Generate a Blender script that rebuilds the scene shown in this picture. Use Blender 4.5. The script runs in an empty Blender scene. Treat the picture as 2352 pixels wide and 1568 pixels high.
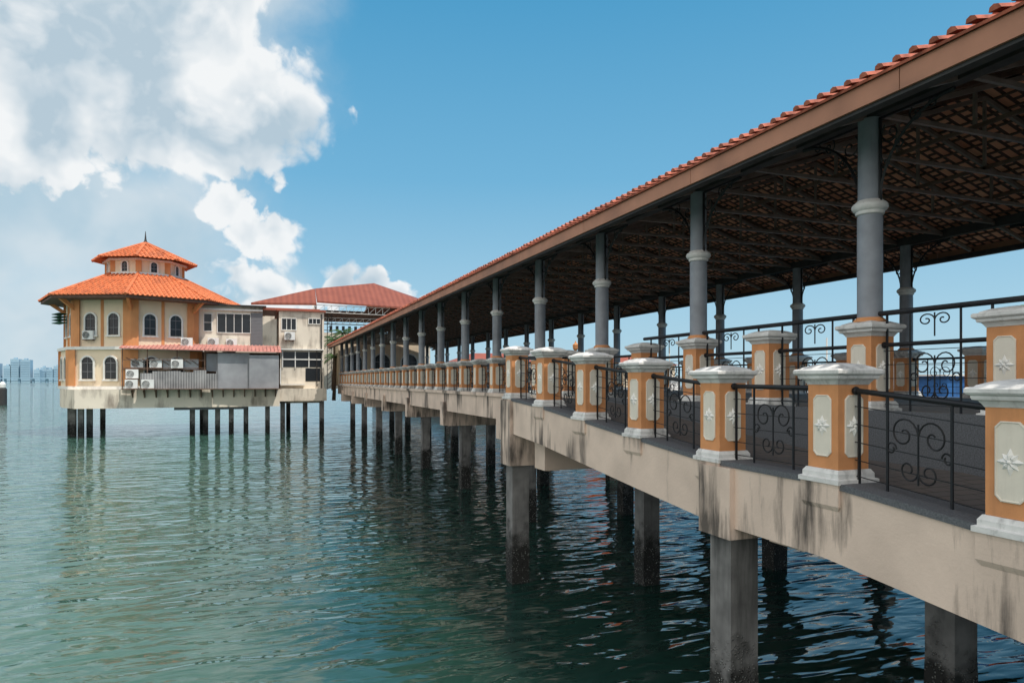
import bpy, math, random
from mathutils import Vector, Matrix
random.seed(7)
sc=bpy.context.scene
E=4.66
TH=math.radians(20.5)
COLL=sc.collection
# ------------------------------------------------------------ mesh builder
class MB:
    def __init__(s): s.v=[]; s.f=[]
    def add(s,vs,fs):
        o=len(s.v); s.v.extend([tuple(v) for v in vs]); s.f.extend([tuple(i+o for i in f) for f in fs])
    def box(s,x0,y0,z0,x1,y1,z1):
        s.add([(x0,y0,z0),(x1,y0,z0),(x1,y1,z0),(x0,y1,z0),(x0,y0,z1),(x1,y0,z1),(x1,y1,z1),(x0,y1,z1)],
              [(0,3,2,1),(4,5,6,7),(0,1,5,4),(1,2,6,5),(2,3,7,6),(3,0,4,7)])
    def beam(s,p,q,w,h):
        p=Vector(p);q=Vector(q);d=(q-p).normalized()
        side=d.cross(Vector((0,0,1)))
        if side.length<1e-3: side=Vector((1,0,0))
        side.normalize(); up=side.cross(d)
        a=side*w/2;b=up*h/2
        s.add([p-a-b,p+a-b,p+a+b,p-a+b,q-a-b,q+a-b,q+a+b,q-a+b],
              [(0,1,2,3),(7,6,5,4),(0,4,5,1),(1,5,6,2),(2,6,7,3),(3,7,4,0)])
    def loft(s,rings,cap=True):
        n=len(rings[0]); vs=[p for r in rings for p in r]; fs=[]
        for i in range(len(rings)-1):
            for j in range(n):
                fs.append((i*n+j,i*n+(j+1)%n,(i+1)*n+(j+1)%n,(i+1)*n+j))
        if cap:
            fs.append(tuple(reversed(range(n)))); fs.append(tuple((len(rings)-1)*n+j for j in range(n)))
        s.add(vs,fs)
    def sq(s,prof,cx=0,cy=0):
        s.loft([[(cx-h,cy-h,z),(cx+h,cy-h,z),(cx+h,cy+h,z),(cx-h,cy+h,z)] for h,z in prof])
    def lathe(s,prof,n=20,cx=0,cy=0,a0=0):
        s.loft([[(cx+r*math.cos(a0+2*math.pi*j/n),cy+r*math.sin(a0+2*math.pi*j/n),z) for j in range(n)] for r,z in prof])
    def tube(s,pts,r,n=6,N=None):
        pts=[Vector(p) for p in pts]
        rings=[]
        for i,p in enumerate(pts):
            t=(pts[min(i+1,len(pts)-1)]-pts[max(i-1,0)]).normalized()
            nn=Vector(N) if N else (Vector((1,0,0)) if abs(t.x)<.8 else Vector((0,1,0)))
            b=t.cross(nn).normalized(); c=b.cross(t)
            rr=r[i] if isinstance(r,(list,tuple)) else r
            rings.append([p+b*(rr*math.cos(2*math.pi*j/n))+c*(rr*math.sin(2*math.pi*j/n)) for j in range(n)])
        s.loft(rings)
    def poly(s,pts,z0,z1):
        s.loft([[(x,y,z0) for x,y in pts],[(x,y,z1) for x,y in pts]])
    def mesh(s,name,mat,smooth=False):
        m=bpy.data.meshes.new(name); m.from_pydata(s.v,[],s.f); m.update()
        if mat: m.materials.append(mat)
        if smooth:
            m.polygons.foreach_set('use_smooth',[True]*len(m.polygons))
            try: m.set_sharp_from_angle(angle=math.radians(40))
            except Exception: pass
        return m
KIDS={}
def link(o,parent=None):
    COLL.objects.link(o)
    if parent is not None:
        o.parent=parent; KIDS.setdefault(parent.name,[]).append(o)
    return o
def part(name,mb,mat,parent,loc=(0,0,0),rotz=0,smooth=False,label=None):
    m=mb.mesh(name,mat,smooth) if isinstance(mb,MB) else mb
    o=bpy.data.objects.new(name,m); o.location=loc; o.rotation_euler=(0,0,rotz)
    if label: o["label"]=label
    return link(o,parent)
def thing(name,label,cat,loc=(0,0,0),rotz=0,group=None,kind=None,mb=None,mat=None,smooth=False):
    m=None
    if mb is not None: m=mb.mesh(name,mat,smooth)
    o=bpy.data.objects.new(name,m); o.location=loc; o.rotation_euler=(0,0,rotz)
    if m is None: o.empty_display_size=.3
    o["label"]=label; o["category"]=cat
    if group:o["group"]=group
    if kind:o["kind"]=kind
    return link(o)
def clone(root,loc=None,rotz=None,parent=None):
    n=root.copy()
    if loc is not None: n.location=loc
    if rotz is not None: n.rotation_euler=(0,0,rotz)
    link(n,parent)
    for c in KIDS.get(root.name,[]): clone(c,parent=n)
    return n
# ------------------------------------------------------------ materials
def mat(name,col,rough=.7,var=.15,scale=3,bump=.0,bscale=20,stain=0,stcol=(.04,.035,.03),metal=0,spec=.4,ststretch=(5,5,.5),stlo=1.03,sthi=1.32,per=None):
    m=bpy.data.materials.new(name); m.use_nodes=True; nt=m.node_tree; N=nt.nodes; L=nt.links
    b=N['Principled BSDF']; b.inputs['Roughness'].default_value=rough; b.inputs['Metallic'].default_value=metal
    b.inputs['Specular IOR Level'].default_value=spec
    g=N.new('ShaderNodeNewGeometry')
    n=N.new('ShaderNodeTexNoise'); n.inputs['Scale'].default_value=scale; n.inputs['Detail'].default_value=6
    L.new(g.outputs['Position'],n.inputs['Vector'])
    mr=N.new('ShaderNodeMapRange'); mr.inputs[1].default_value=.3; mr.inputs[2].default_value=.7
    mr.inputs[3].default_value=1-var; mr.inputs[4].default_value=1+var
    L.new(n.outputs['Fac'],mr.inputs[0])
    vm=N.new('ShaderNodeVectorMath'); vm.operation='SCALE'; vm.inputs[0].default_value=col
    L.new(mr.outputs[0],vm.inputs['Scale']); out=vm.outputs[0]
    if stain>0:
        mp=N.new('ShaderNodeMapping'); mp.inputs['Scale'].default_value=ststretch
        L.new(g.outputs['Position'],mp.inputs[0])
        n2=N.new('ShaderNodeTexNoise'); n2.inputs['Scale'].default_value=1; n2.inputs['Detail'].default_value=8; n2.inputs['Roughness'].default_value=.65
        L.new(mp.outputs[0],n2.inputs['Vector'])
        n3=N.new('ShaderNodeTexNoise'); n3.inputs['Scale'].default_value=.55; n3.inputs['Detail'].default_value=3
        L.new(g.outputs['Position'],n3.inputs['Vector'])
        ad=N.new('ShaderNodeMath'); ad.operation='ADD'; L.new(n2.outputs['Fac'],ad.inputs[0]); L.new(n3.outputs['Fac'],ad.inputs[1])
        sig=ad.outputs[0]
        if per:
            # drip grime gathers below the regularly spaced posts
            sp=N.new('ShaderNodeSeparateXYZ'); L.new(g.outputs['Position'],sp.inputs[0])
            a1=N.new('ShaderNodeMath'); a1.operation='MULTIPLY_ADD'; a1.inputs[1].default_value=2*math.pi/per[1]; a1.inputs[2].default_value=-2*math.pi*per[0]/per[1]; L.new(sp.outputs['Y'],a1.inputs[0])
            a2=N.new('ShaderNodeMath'); a2.operation='COSINE'; L.new(a1.outputs[0],a2.inputs[0])
            a3=N.new('ShaderNodeMath'); a3.operation='MULTIPLY_ADD'; a3.inputs[1].default_value=per[2]; L.new(a2.outputs[0],a3.inputs[0]); L.new(sig,a3.inputs[2]); sig=a3.outputs[0]
        r2=N.new('ShaderNodeMapRange'); r2.inputs[1].default_value=stlo; r2.inputs[2].default_value=sthi; r2.inputs[3].default_value=0; r2.inputs[4].default_value=stain
        L.new(sig,r2.inputs[0])
        mx=N.new('ShaderNodeMix'); mx.data_type='RGBA'; L.new(r2.outputs[0],mx.inputs[0]); L.new(out,mx.inputs[6]); mx.inputs[7].default_value=(*stcol,1)
        out=mx.outputs[2]
    L.new(out,b.inputs['Base Color'])
    if bump>0:
        n4=N.new('ShaderNodeTexNoise'); n4.inputs['Scale'].default_value=bscale; n4.inputs['Detail'].default_value=5
        L.new(g.outputs['Position'],n4.inputs['Vector'])
        bp=N.new('ShaderNodeBump'); bp.inputs['Strength'].default_value=bump; bp.inputs['Distance'].default_value=.02
        L.new(n4.outputs['Fac'],bp.inputs['Height']); L.new(bp.outputs[0],b.inputs['Normal'])
    return m
M_beam=mat('cream_concrete',(.68,.54,.445),.85,.14,1.3,.2,30,stain=.92,ststretch=(4.5,4.5,.55),stlo=1.05,sthi=1.25,stcol=(.07,.06,.053),per=(7.30,1.885,.085))
M_white=mat('white_plaster',(.68,.67,.65),.75,.14,6,.25,30,stain=.85,stcol=(.17,.165,.16),ststretch=(7,7,4),stlo=1.02,sthi=1.30)
M_star=mat('white_relief',(.80,.79,.76),.7,.05,6)
M_orange=mat('ochre_paint',(.64,.285,.12),.8,.12,4,.15,60,stain=.45,stcol=(.24,.115,.06))
M_panel=mat('cream_panel',(.74,.68,.58),.8,.05,6,.08,50,stain=.25,stcol=(.3,.25,.2))
M_iron=mat('black_iron',(.012,.012,.014),.5,.3,8,.2,60)
M_col=mat('grey_column_paint',(.26,.28,.315),.5,.12,5,.1,40,stain=.6,stcol=(.08,.08,.09),ststretch=(6,6,.5))
M_dark=mat('dark_steel',(.04,.037,.036),.6,.3,4)
M_fascia=mat('brown_fascia',(.42,.195,.12),.6,.16,1.5,.1,20,stain=.5,stcol=(.18,.09,.065),ststretch=(2,.4,2))
M_tile=mat('weathered_clay_tile',(.42,.12,.07),.75,.45,7,.3,30,stain=.7,stcol=(.09,.05,.04),ststretch=(4,4,4))
M_tileb=mat('orange_clay_tile',(.62,.18,.07),.75,.28,4,.2,30,stain=.6,stcol=(.27,.08,.045),ststretch=(1.2,1.2,1.2))
M_granite=mat('grey_granite',(.11,.115,.125),.6,.35,60,.1,60)
M_batten=mat('dark_timber',(.13,.075,.055),.7,.3,5)
M_rafter=mat('brown_steel',(.22,.165,.145),.45,.25,5)
M_wall=mat('cream_wall',(.80,.655,.48),.85,.06,.6,0,stain=.45,stcol=(.40,.30,.22),ststretch=(1.5,1.5,.2))
M_wallw=mat('pale_wall',(.72,.64,.53),.85,.08,.6,0,stain=.8,stcol=(.20,.16,.13),ststretch=(1.6,1.6,.25),stlo=1.0,sthi=1.28)
M_pil=mat('ochre_pilaster',(.64,.275,.11),.8,.08,1,0,stain=.4,stcol=(.3,.14,.06),ststretch=(2,2,.3))
M_glass=mat('dark_glass',(.015,.018,.022),.18,.2,2,spec=.4)
M_frame=mat('white_frame',(.76,.74,.70),.6,.05,4,stain=.3,stcol=(.3,.27,.24))
M_munt=mat('grey_glazing_bar',(.18,.18,.19),.6,.05,4)
M_metal=mat('galvanised_sheet',(.38,.39,.40),.5,.2,2,0,stain=.7,stcol=(.15,.14,.13),ststretch=(2,2,.5),metal=.1)
M_pink=mat('faded_red_awning',(.54,.24,.20),.7,.25,2,stain=.5,stcol=(.22,.12,.1))
M_ac=mat('white_enamel',(.74,.74,.72),.5,.06,4,0,stain=.35,stcol=(.35,.33,.3))
M_red=mat('red_metal_roof',(.32,.09,.055),.6,.15,1)
M_rust=mat('rusty_steel',(.14,.085,.06),.8,.4,5)
M_green=mat('green_awning_cloth',(.04,.13,.09),.8,.2,3)
def brickmat(name,c1,c2,cm,scale,bw=.5,rh=.25,ms=.015,bias=0,tilt=0):
    m=mat(name,c1,.8); nt=m.node_tree;N=nt.nodes;L=nt.links
    g=N.new('ShaderNodeNewGeometry'); br=N.new('ShaderNodeTexBrick')
    br.inputs['Color1'].default_value=(*c1,1);br.inputs['Color2'].default_value=(*c2,1);br.inputs['Mortar'].default_value=(*cm,1)
    br.inputs['Scale'].default_value=scale;br.inputs['Mortar Size'].default_value=ms;br.inputs['Bias'].default_value=bias
    br.inputs['Brick Width'].default_value=bw;br.inputs['Row Height'].default_value=rh
    L.new(g.outputs['Position'],br.inputs['Vector'])
    L.new(br.outputs['Color'],N['Principled BSDF'].inputs['Base Color']); return m
M_deck=brickmat('deck_paving',(.30,.24,.205),(.24,.21,.19),(.12,.105,.09),1.6)
M_ramp=brickmat('ramp_paving',(.12,.10,.09),(.10,.09,.088),(.05,.045,.04),1.6)
M_under=brickmat('tile_underside',(.97,.46,.29),(.74,.29,.18),(.10,.05,.04),1.0,.36,.22,.04)
def stripemat(name,c1,c2,scale,rough=.5,dirx=1,diry=1,metal=0,dirz=0):
    m=mat(name,c1,rough,metal=metal); nt=m.node_tree;N=nt.nodes;L=nt.links
    g=N.new('ShaderNodeNewGeometry'); mp=N.new('ShaderNodeMapping'); mp.inputs['Scale'].default_value=(dirx,diry,dirz)
    w=N.new('ShaderNodeTexWave'); w.inputs['Scale'].default_value=scale
    L.new(g.outputs['Position'],mp.inputs[0]); L.new(mp.outputs[0],w.inputs['Vector'])
    n=N.new('ShaderNodeTexNoise'); n.inputs['Scale'].default_value=.8;n.inputs['Detail'].default_value=5; L.new(g.outputs['Position'],n.inputs['Vector'])
    a=N.new('ShaderNodeMath');a.operation='MULTIPLY_ADD';a.inputs[1].default_value=.35;L.new(w.outputs['Fac'],a.inputs[0]);L.new(n.outputs['Fac'],a.inputs[2])
    mr=N.new('ShaderNodeMapRange');mr.inputs[1].default_value=.35;mr.inputs[2].default_value=1.0;L.new(a.outputs[0],mr.inputs[0])
    mx=N.new('ShaderNodeMix');mx.data_type='RGBA';L.new(mr.outputs[0],mx.inputs[0]);mx.inputs[6].default_value=(*c1,1);mx.inputs[7].default_value=(*c2,1)
    L.new(mx.outputs[2],N['Principled BSDF'].inputs['Base Color'])
    b=N.new('ShaderNodeBump');b.inputs['Distance'].default_value=.03;b.inputs['Strength'].default_value=.6;L.new(w.outputs['Fac'],b.inputs['Height']);L.new(b.outputs[0],N['Principled BSDF'].inputs['Normal'])
    return m
M_corr=stripemat('corrugated_sheet',(.10,.10,.105),(.40,.395,.39),1.6,.5,1,1,0)
M_redcorr=stripemat('ribbed_red_roof',(.20,.055,.035),(.30,.09,.055),.5,.55,1,0)
def pilemat():
    m=mat('pile_concrete',(.185,.18,.175),.85,.3,3,.4,18,stain=.85,stcol=(.04,.04,.04),ststretch=(5,5,.5))
    nt=m.node_tree;N=nt.nodes;L=nt.links;b=N['Principled BSDF']
    src=b.inputs['Base Color'].links[0].from_socket
    g=N.new('ShaderNodeNewGeometry');sx=N.new('ShaderNodeSeparateXYZ');L.new(g.outputs['Position'],sx.inputs[0])
    n=N.new('ShaderNodeTexNoise');n.inputs['Scale'].default_value=4;n.inputs['Detail'].default_value=6;L.new(g.outputs['Position'],n.inputs['Vector'])
    a=N.new('ShaderNodeMath');a.operation='MULTIPLY_ADD';a.inputs[1].default_value=1.6;L.new(n.outputs['Fac'],a.inputs[0]);L.new(sx.outputs['Z'],a.inputs[2])
    mr=N.new('ShaderNodeMapRange');mr.inputs[1].default_value=1.6;mr.inputs[2].default_value=2.2;mr.inputs[3].default_value=1;mr.inputs[4].default_value=0;L.new(a.outputs[0],mr.inputs[0])
    vo=N.new('ShaderNodeTexVoronoi');vo.inputs['Scale'].default_value=24;L.new(g.outputs['Position'],vo.inputs['Vector'])
    cr=N.new('ShaderNodeMapRange');cr.inputs[1].default_value=.15;cr.inputs[2].default_value=.4;cr.inputs[3].default_value=1;cr.inputs[4].default_value=0;L.new(vo.outputs['Distance'],cr.inputs[0])
    n2=N.new('ShaderNodeTexNoise');n2.inputs['Scale'].default_value=7;L.new(g.outputs['Position'],n2.inputs['Vector'])
    n2r=N.new('ShaderNodeMapRange');n2r.inputs[1].default_value=.4;n2r.inputs[2].default_value=.6;L.new(n2.outputs['Fac'],n2r.inputs[0])
    mm=N.new('ShaderNodeMath');mm.operation='MULTIPLY';L.new(cr.outputs[0],mm.inputs[0]);L.new(n2r.outputs[0],mm.inputs[1])
    mb=N.new('ShaderNodeMix');mb.data_type='RGBA';mb.inputs[6].default_value=(.020,.020,.018,1);mb.inputs[7].default_value=(.42,.42,.39,1);L.new(mm.outputs[0],mb.inputs[0])
    mx=N.new('ShaderNodeMix');mx.data_type='RGBA';L.new(mr.outputs[0],mx.inputs[0]);L.new(src,mx.inputs[6]);L.new(mb.outputs[2],mx.inputs[7])
    L.new(mx.outputs[2],b.inputs['Base Color'])
    hm=N.new('ShaderNodeMath');hm.operation='MULTIPLY';L.new(cr.outputs[0],hm.inputs[0]);L.new(mr.outputs[0],hm.inputs[1])
    bp=N.new('ShaderNodeBump');bp.inputs['Distance'].default_value=.06;bp.inputs['Strength'].default_value=1;L.new(hm.outputs[0],bp.inputs['Height']);L.new(bp.outputs[0],b.inputs['Normal'])
    return m
M_pile=pilemat()
def watermat():
    m=bpy.data.materials.new('sea_water');m.use_nodes=True;nt=m.node_tree;N=nt.nodes;L=nt.links;b=N['Principled BSDF']
    b.inputs['Roughness'].default_value=.025;b.inputs['IOR'].default_value=1.5
    b.subsurface_method='BURLEY'
    g=N.new('ShaderNodeNewGeometry')
    # pier shade painted into the colour: near-black towards the piles, milky green away
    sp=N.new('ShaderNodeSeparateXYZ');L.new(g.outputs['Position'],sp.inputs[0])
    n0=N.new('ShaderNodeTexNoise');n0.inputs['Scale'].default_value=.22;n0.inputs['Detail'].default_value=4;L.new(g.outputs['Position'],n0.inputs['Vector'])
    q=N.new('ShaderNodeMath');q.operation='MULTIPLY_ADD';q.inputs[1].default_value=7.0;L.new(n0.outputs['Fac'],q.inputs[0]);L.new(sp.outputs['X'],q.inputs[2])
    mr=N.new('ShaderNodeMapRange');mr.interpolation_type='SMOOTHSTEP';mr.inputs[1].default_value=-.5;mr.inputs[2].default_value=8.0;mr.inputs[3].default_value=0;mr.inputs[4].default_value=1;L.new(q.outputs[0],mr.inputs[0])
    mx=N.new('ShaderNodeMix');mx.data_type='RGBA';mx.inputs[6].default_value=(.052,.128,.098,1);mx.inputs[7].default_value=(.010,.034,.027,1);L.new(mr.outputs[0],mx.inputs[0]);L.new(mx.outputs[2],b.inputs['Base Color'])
    b.inputs['Subsurface Weight'].default_value=1;b.inputs['Subsurface Radius'].default_value=(1,1,1);b.inputs['Subsurface Scale'].default_value=3.5
    def nz(scale,sx,sy,rot,det,dist):
        mp=N.new('ShaderNodeMapping');mp.inputs['Scale'].default_value=(sx,sy,1);mp.inputs['Rotation'].default_value=(0,0,rot);L.new(g.outputs['Position'],mp.inputs[0])
        n=N.new('ShaderNodeTexNoise');n.inputs['Scale'].default_value=scale;n.inputs['Detail'].default_value=det;n.inputs['Roughness'].default_value=.4;n.inputs['Distortion'].default_value=dist;L.new(mp.outputs[0],n.inputs['Vector']);return n.outputs['Fac']
    a=nz(1.0,.55,1.5,.22,1.5,.9); c=nz(2.6,.55,1.45,-.12,1,.7); d=nz(.25,1,1,.5,1,0)
    def ma(x,k,y):
        q=N.new('ShaderNodeMath');q.operation='MULTIPLY_ADD';q.inputs[1].default_value=k;L.new(x,q.inputs[0])
        if y is None:q.inputs[2].default_value=0
        else:L.new(y,q.inputs[2])
        return q.outputs[0]
    h=ma(a,.150,ma(c,.034,ma(d,.20,None)))
    bp=N.new('ShaderNodeBump');bp.inputs['Strength'].default_value=1;bp.inputs['Distance'].default_value=.8;L.new(h,bp.inputs['Height']);L.new(bp.outputs[0],b.inputs['Normal'])
    return m
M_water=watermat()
# ------------------------------------------------------------ setting
w=MB(); w.add([(-9000,-500,0),(9000,-500,0),(9000,12000,0),(-9000,12000,0)],[(0,1,2,3)])
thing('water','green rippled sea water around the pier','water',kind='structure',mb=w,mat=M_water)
# ------------------------------------------------------------ pier geometry
LC=7.775; LR=15.92; LO=5.667; ZD=E-.41
S0=6.96; DS=3.83; SR=S0-1.5
RS=[(-6,-1.95),(1.72,-1.38),(3.6,-1.21),(5.47,-1.04),(7.35,-1.03),(9.22,-.87),(11.1,-.70),(12.97,-.53),(14.84,-.42),(15.12,-.42)]
def rz(s):
    for (a,za),(b,zb) in zip(RS,RS[1:]):
        if a<=s<=b: return E+za+(zb-za)*(s-a)/(b-a)
    return E-.42
pier=thing('pier','long covered concrete pier walkway standing on piles over the sea','pier',(LC,0,0))
mb=MB(); mb.box(7.56,-6,ZD-.2,16.2,69.5,ZD)
part('deck',mb,M_deck,pier,(-LC,0,0))
for nm,bx in (('edge_beam',(7.53,15.14,E-1.28,7.85,69.4,ZD-.03)),('edge_beam',(15.95,-6,E-1.28,16.23,69.4,ZD-.03)),('edge_cornice',(7.46,15.39,ZD-.12,7.528,69.4,ZD-.002))):
    mb=MB(); mb.box(*bx); part(nm,mb,M_beam,pier,(-LC,0,0))
def strip(x0,x1,top,bot):
    m=MB()
    rings=[]
    for s,_ in RS:
        z=rz(s); rings.append([(x0,s,z+bot),(x1,s,z+bot),(x1,s,z+top),(x0,s,z+top)])
    m.loft(rings); return m
part('ramp_floor',strip(5.71,7.5,-.0,-.2),M_ramp,pier,(-LC,0,0))
part('ramp_edge_beam',strip(5.45,5.705,-.03,-.77),M_beam,pier,(-LC,0,0))
part('ramp_kerb',strip(5.43,5.9,.035,-.028),M_granite,pier,(-LC,0,0))
mb=MB(); mb.box(5.45,15.125,E-1.3,7.52,15.38,E-.45); part('end_beam',mb,M_beam,pier,(-LC,0,0))
mb=MB(); mb.box(7.5,-6,E-2.1,7.555,15.1,ZD+.03); part('retaining_wall',mb,M_granite,pier,(-LC,0,0))
BENT=[6.3+7.36*k for k in range(-1,9)]
for s in BENT:
    x0=5.75 if s<15 else 7.6
    mb=MB(); mb.box(x0,s-.28,E-1.92,16.1,s+.28,E-1.29); part('cross_beam',mb,M_beam,pier,(-LC,0,0))
    if s>15: mb=MB(); mb.box(7.4,s-.28,E-1.9,7.598,s+.28,E-.9); part('pile_cap',mb,M_beam,pier,(-LC,0,0))
for L in (9.3,11.9,14.3): mb=MB(); mb.box(L-.15,-6,E-1.289,L+.15,69,ZD-.201); part('floor_joist',mb,M_beam,pier,(-LC,0,0))
OB=(-.6,7.15,14.84)
for s in OB:
    mb=MB(); mb.box(5.38,s-.31,E-1.94 if s>0 else E-2.4,6.0,s+.31,rz(s)-.04); part('pile_cap',mb,M_beam,pier,(-LC,0,0))
pm=MB(); pm.sq([(.205,-6),(.21,.3),(.215,.7),(.21,.9),(.205,1.1),(.205,E-1.9)])
pmesh=pm.mesh('support_pile',M_pile)
def pile(x,y,h=None):
    o=bpy.data.objects.new('support_pile',pmesh); o.location=(x,y,0)
    o["label"]="square grey concrete pile crusted with barnacles at the waterline"; o["category"]="pile"; o["group"]="piles carrying the pier"
    link(o)
for s in OB: pile(LO+.02,s)
for s in BENT:
    for L in (8.43,12.1,15.6): pile(L,s)
# ------------------------------------------------------------ pedestals
def star():
    m=MB()
    for k in range(8):
        a=k*math.pi/4; L=.112 if k%2==0 else .088
        d=Vector((math.cos(a),0,math.sin(a))); p=Vector((-d.z,0,d.x))
        m.add([d*.012+Vector((0,-.02,0)),d*L*.5+p*.026,d*L,d*L*.5-p*.026,d*L*.45+Vector((0,-.032,0))],[(0,1,4),(1,2,4),(2,3,4),(3,0,4)])
    m.add([(0.024*math.cos(i*math.pi/4),-.012,.024*math.sin(i*math.pi/4)) for i in range(8)]+[(0,-.042,0)],[(i,(i+1)%8,8) for i in range(8)])
    return m
def panelm():
    m=MB(); a,h,c=.118,.315,.045
    def ring(a,h,c,y): return [(-a+c,y,-h),(a-c,y,-h),(a,y,-h+c),(a,y,h-c),(a-c,y,h),(-a+c,y,h),(-a,y,h-c),(-a,y,-h+c)]
    m.loft([ring(a,h,c,0),ring(a,h,c,-.012),ring(a-.010,h-.010,c-.003,-.016),ring(a-.016,h-.016,c-.004,-.008)])
    return m
starmesh=star().mesh('star_ornament',M_star); panmesh=panelm().mesh('panel',M_panel)
pb=MB(); pb.sq([(.27,0),(.27,.045),(.24,.055),(.24,.10),(.215,.14)])
baseM=pb.mesh('plinth',M_white)
pb=MB(); pb.sq([(.195,.138),(.200,.145),(.200,1.02)]); shaftM=pb.mesh('shaft',M_orange)
pb=MB(); pb.sq([(.205,1.00),(.215,1.02),(.235,1.05),(.265,1.058),(.272,1.075),(.272,1.09),(.292,1.10),(.305,1.115),(.305,1.145),(.292,1.158),(.255,1.162),(.245,1.175),(.17,1.205),(.05,1.225),(.03,1.226)]); capM=pb.mesh('cap',M_white)
pb=MB(); pb.sq([(.16,-.30),(.22,-.27),(.25,-.22),(.25,-.04),(.255,-.001)]); corbM=pb.mesh('corbel',M_beam)
def pedestal(detail,corbel,group,label):
    r=thing('balustrade_pillar',label,'pillar',(0,0,-500),group=group)
    sh=part('shaft',shaftM,None,r); part('plinth',baseM,None,r); part('cap',capM,None,r)
    if corbel: part('corbel',corbM,None,r)
    for k in range(4):
        a=k*math.pi/2
        off=Matrix.Rotation(a,3,'Z')@Vector((0,-.2005,.58))
        p=part('panel',panmesh,None,sh,off,a)
        if detail: part('star_ornament',starmesh,None,p,(0,-.008,0))
    return r
LB="ochre square pillar with cream star panels and white moulded cap"
P_hi=pedestal(True,False,'balustrade pillars of the pier',LB)
P_hc=pedestal(True,True,'balustrade pillars of the pier',LB)
P_lo=pedestal(False,True,'balustrade pillars of the pier',LB)
tmpl=[P_hi,P_hc,P_lo]
ramp_s=[7.345+1.875*i for i in range(-4,5)]
rj=random.Random(4)
for s in ramp_s: clone(P_hc,(LO,s,rz(s)),rj.uniform(-.008,.008))
NK=33
line_s=[S0+DS/2*k for k in range(-2,NK)]
for i,s in enumerate(line_s):
    clone(P_hi if s<15.5 else (P_lo), (LC,s,ZD))
    clone(P_hi if s<26 else P_lo,(LR,s-1.5,ZD))
# ------------------------------------------------------------ railings
def spiral(c,r0,r1,a0,turn,n=22):
    return [(0,c[0]+(r0+(r1-r0)*t/n)*math.cos(a0+turn*t/n),c[1]+(r0+(r1-r0)*t/n)*math.sin(a0+turn*t/n)) for t in range(n+1)]
def ornament(m,cu,z0,sc_,sh=lambda u:0,r=.009,n=5,k=1.0,full=True):
    for sg in (1,-1):
        a0=math.pi if sg>0 else 0
        sp=[(.15,.50,.15,-1,2.7),(.10,.21,.10,1,2.4),(.28,.36,.055,-1,2.2)] if full else [(.15,.45,.15,-1,2.6)]
        for (cx,cz,R,tn,tr) in sp:
            pts=spiral((sg*cx,cz),R,.025,a0,sg*tn*math.pi*tr)
            pts=[(0,cu+p[1]*sc_*k,z0+p[2]*sc_+sh(cu+p[1]*sc_*k)) for p in pts]
            m.tube(pts,r,n,N=(1,0,0))
    m.beam((0,cu,z0+.1*sc_+sh(cu)),(0,cu,z0+.60*sc_+sh(cu)),r*1.4,r*1.4)
def railing(W,dz,hi=True,tall=False,toph=.96):
    sh=lambda u:dz*u/W
    r=thing('railing',"black wrought-iron railing with scrollwork between two ochre pillars",'railing',(0,0,-500),group='iron railings of the pier')
    nt=8 if hi else 5
    m=MB(); m.tube([(0,-.03,toph+sh(0)),(0,.0,toph+sh(0)),(0,W,toph+sh(W)),(0,W+.03,toph+sh(W))],.027,nt)
    if hi:
        for u in (.03,W-.03): m.tube([(0,u-.02,toph+sh(u)),(0,u-.012,toph+sh(u)),(0,u+.012,toph+sh(u)),(0,u+.02,toph+sh(u))],[.03,.042,.042,.03],nt)
    part('handrail',m,M_iron,r,smooth=True)
    if tall:
        m=MB(); m.tube([(0,-.2,1.30),(0,W+.2,1.30)],.034,nt); part('handrail',m,M_iron,r,smooth=True)
    m=MB()
    us=[.07,W*.29,W*.73,W-.07]
    for i,u in enumerate(us):
        m.beam((0,u,.02+sh(u)),(0,u,(1.29 if tall else toph)+sh(u)),.024 if i in(0,3) else .016,.022)
    for z in ((.10,.26,.44,.62,.80) if hi else (.1,.33,.56,.78)):
        m.beam((0,0.02,z+sh(0)),(0,W-.02,z+sh(W)),.009,.009)
    part('bar',m,M_iron,r)
    m=MB(); ornament(m,W*.51,.05,1.12,sh,.009,5 if hi else 3,.9)
    part('scroll_ornament',m,M_iron,r)
    if tall:
        m=MB(); ornament(m,W*.51,.90,.58,sh,.009,5,1.3,False); part('scroll_ornament',m,M_iron,r)
    tmpl.append(r)
    return r
for i in range(len(ramp_s)-1):
    s=ramp_s[i]; W=1.875-.4; z0=rz(s+.2); z1=rz(ramp_s[i+1]-.2)
    r=railing(W,round(z1-z0,3)); r.location=(LO,s+.2,z0); tmpl.remove(r)
Wf=DS/2-.4
R_tall=railing(Wf,0,True,True,.88); R_flat=railing(Wf,0,True); R_low=railing(Wf,0,False)
for i in range(len(line_s)-1):
    s=line_s[i]
    t=R_tall if s<12.5 else (R_flat if s<30 else R_low)
    clone(t,(LC,s+.2,ZD)); clone(R_flat if s<18 else R_low,(LR,s-1.3,ZD))
rr=railing(1.68,0); rr.location=(LC-.22,15.0,ZD); rr.rotation_euler=(0,0,math.pi/2); tmpl.remove(rr)
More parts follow.
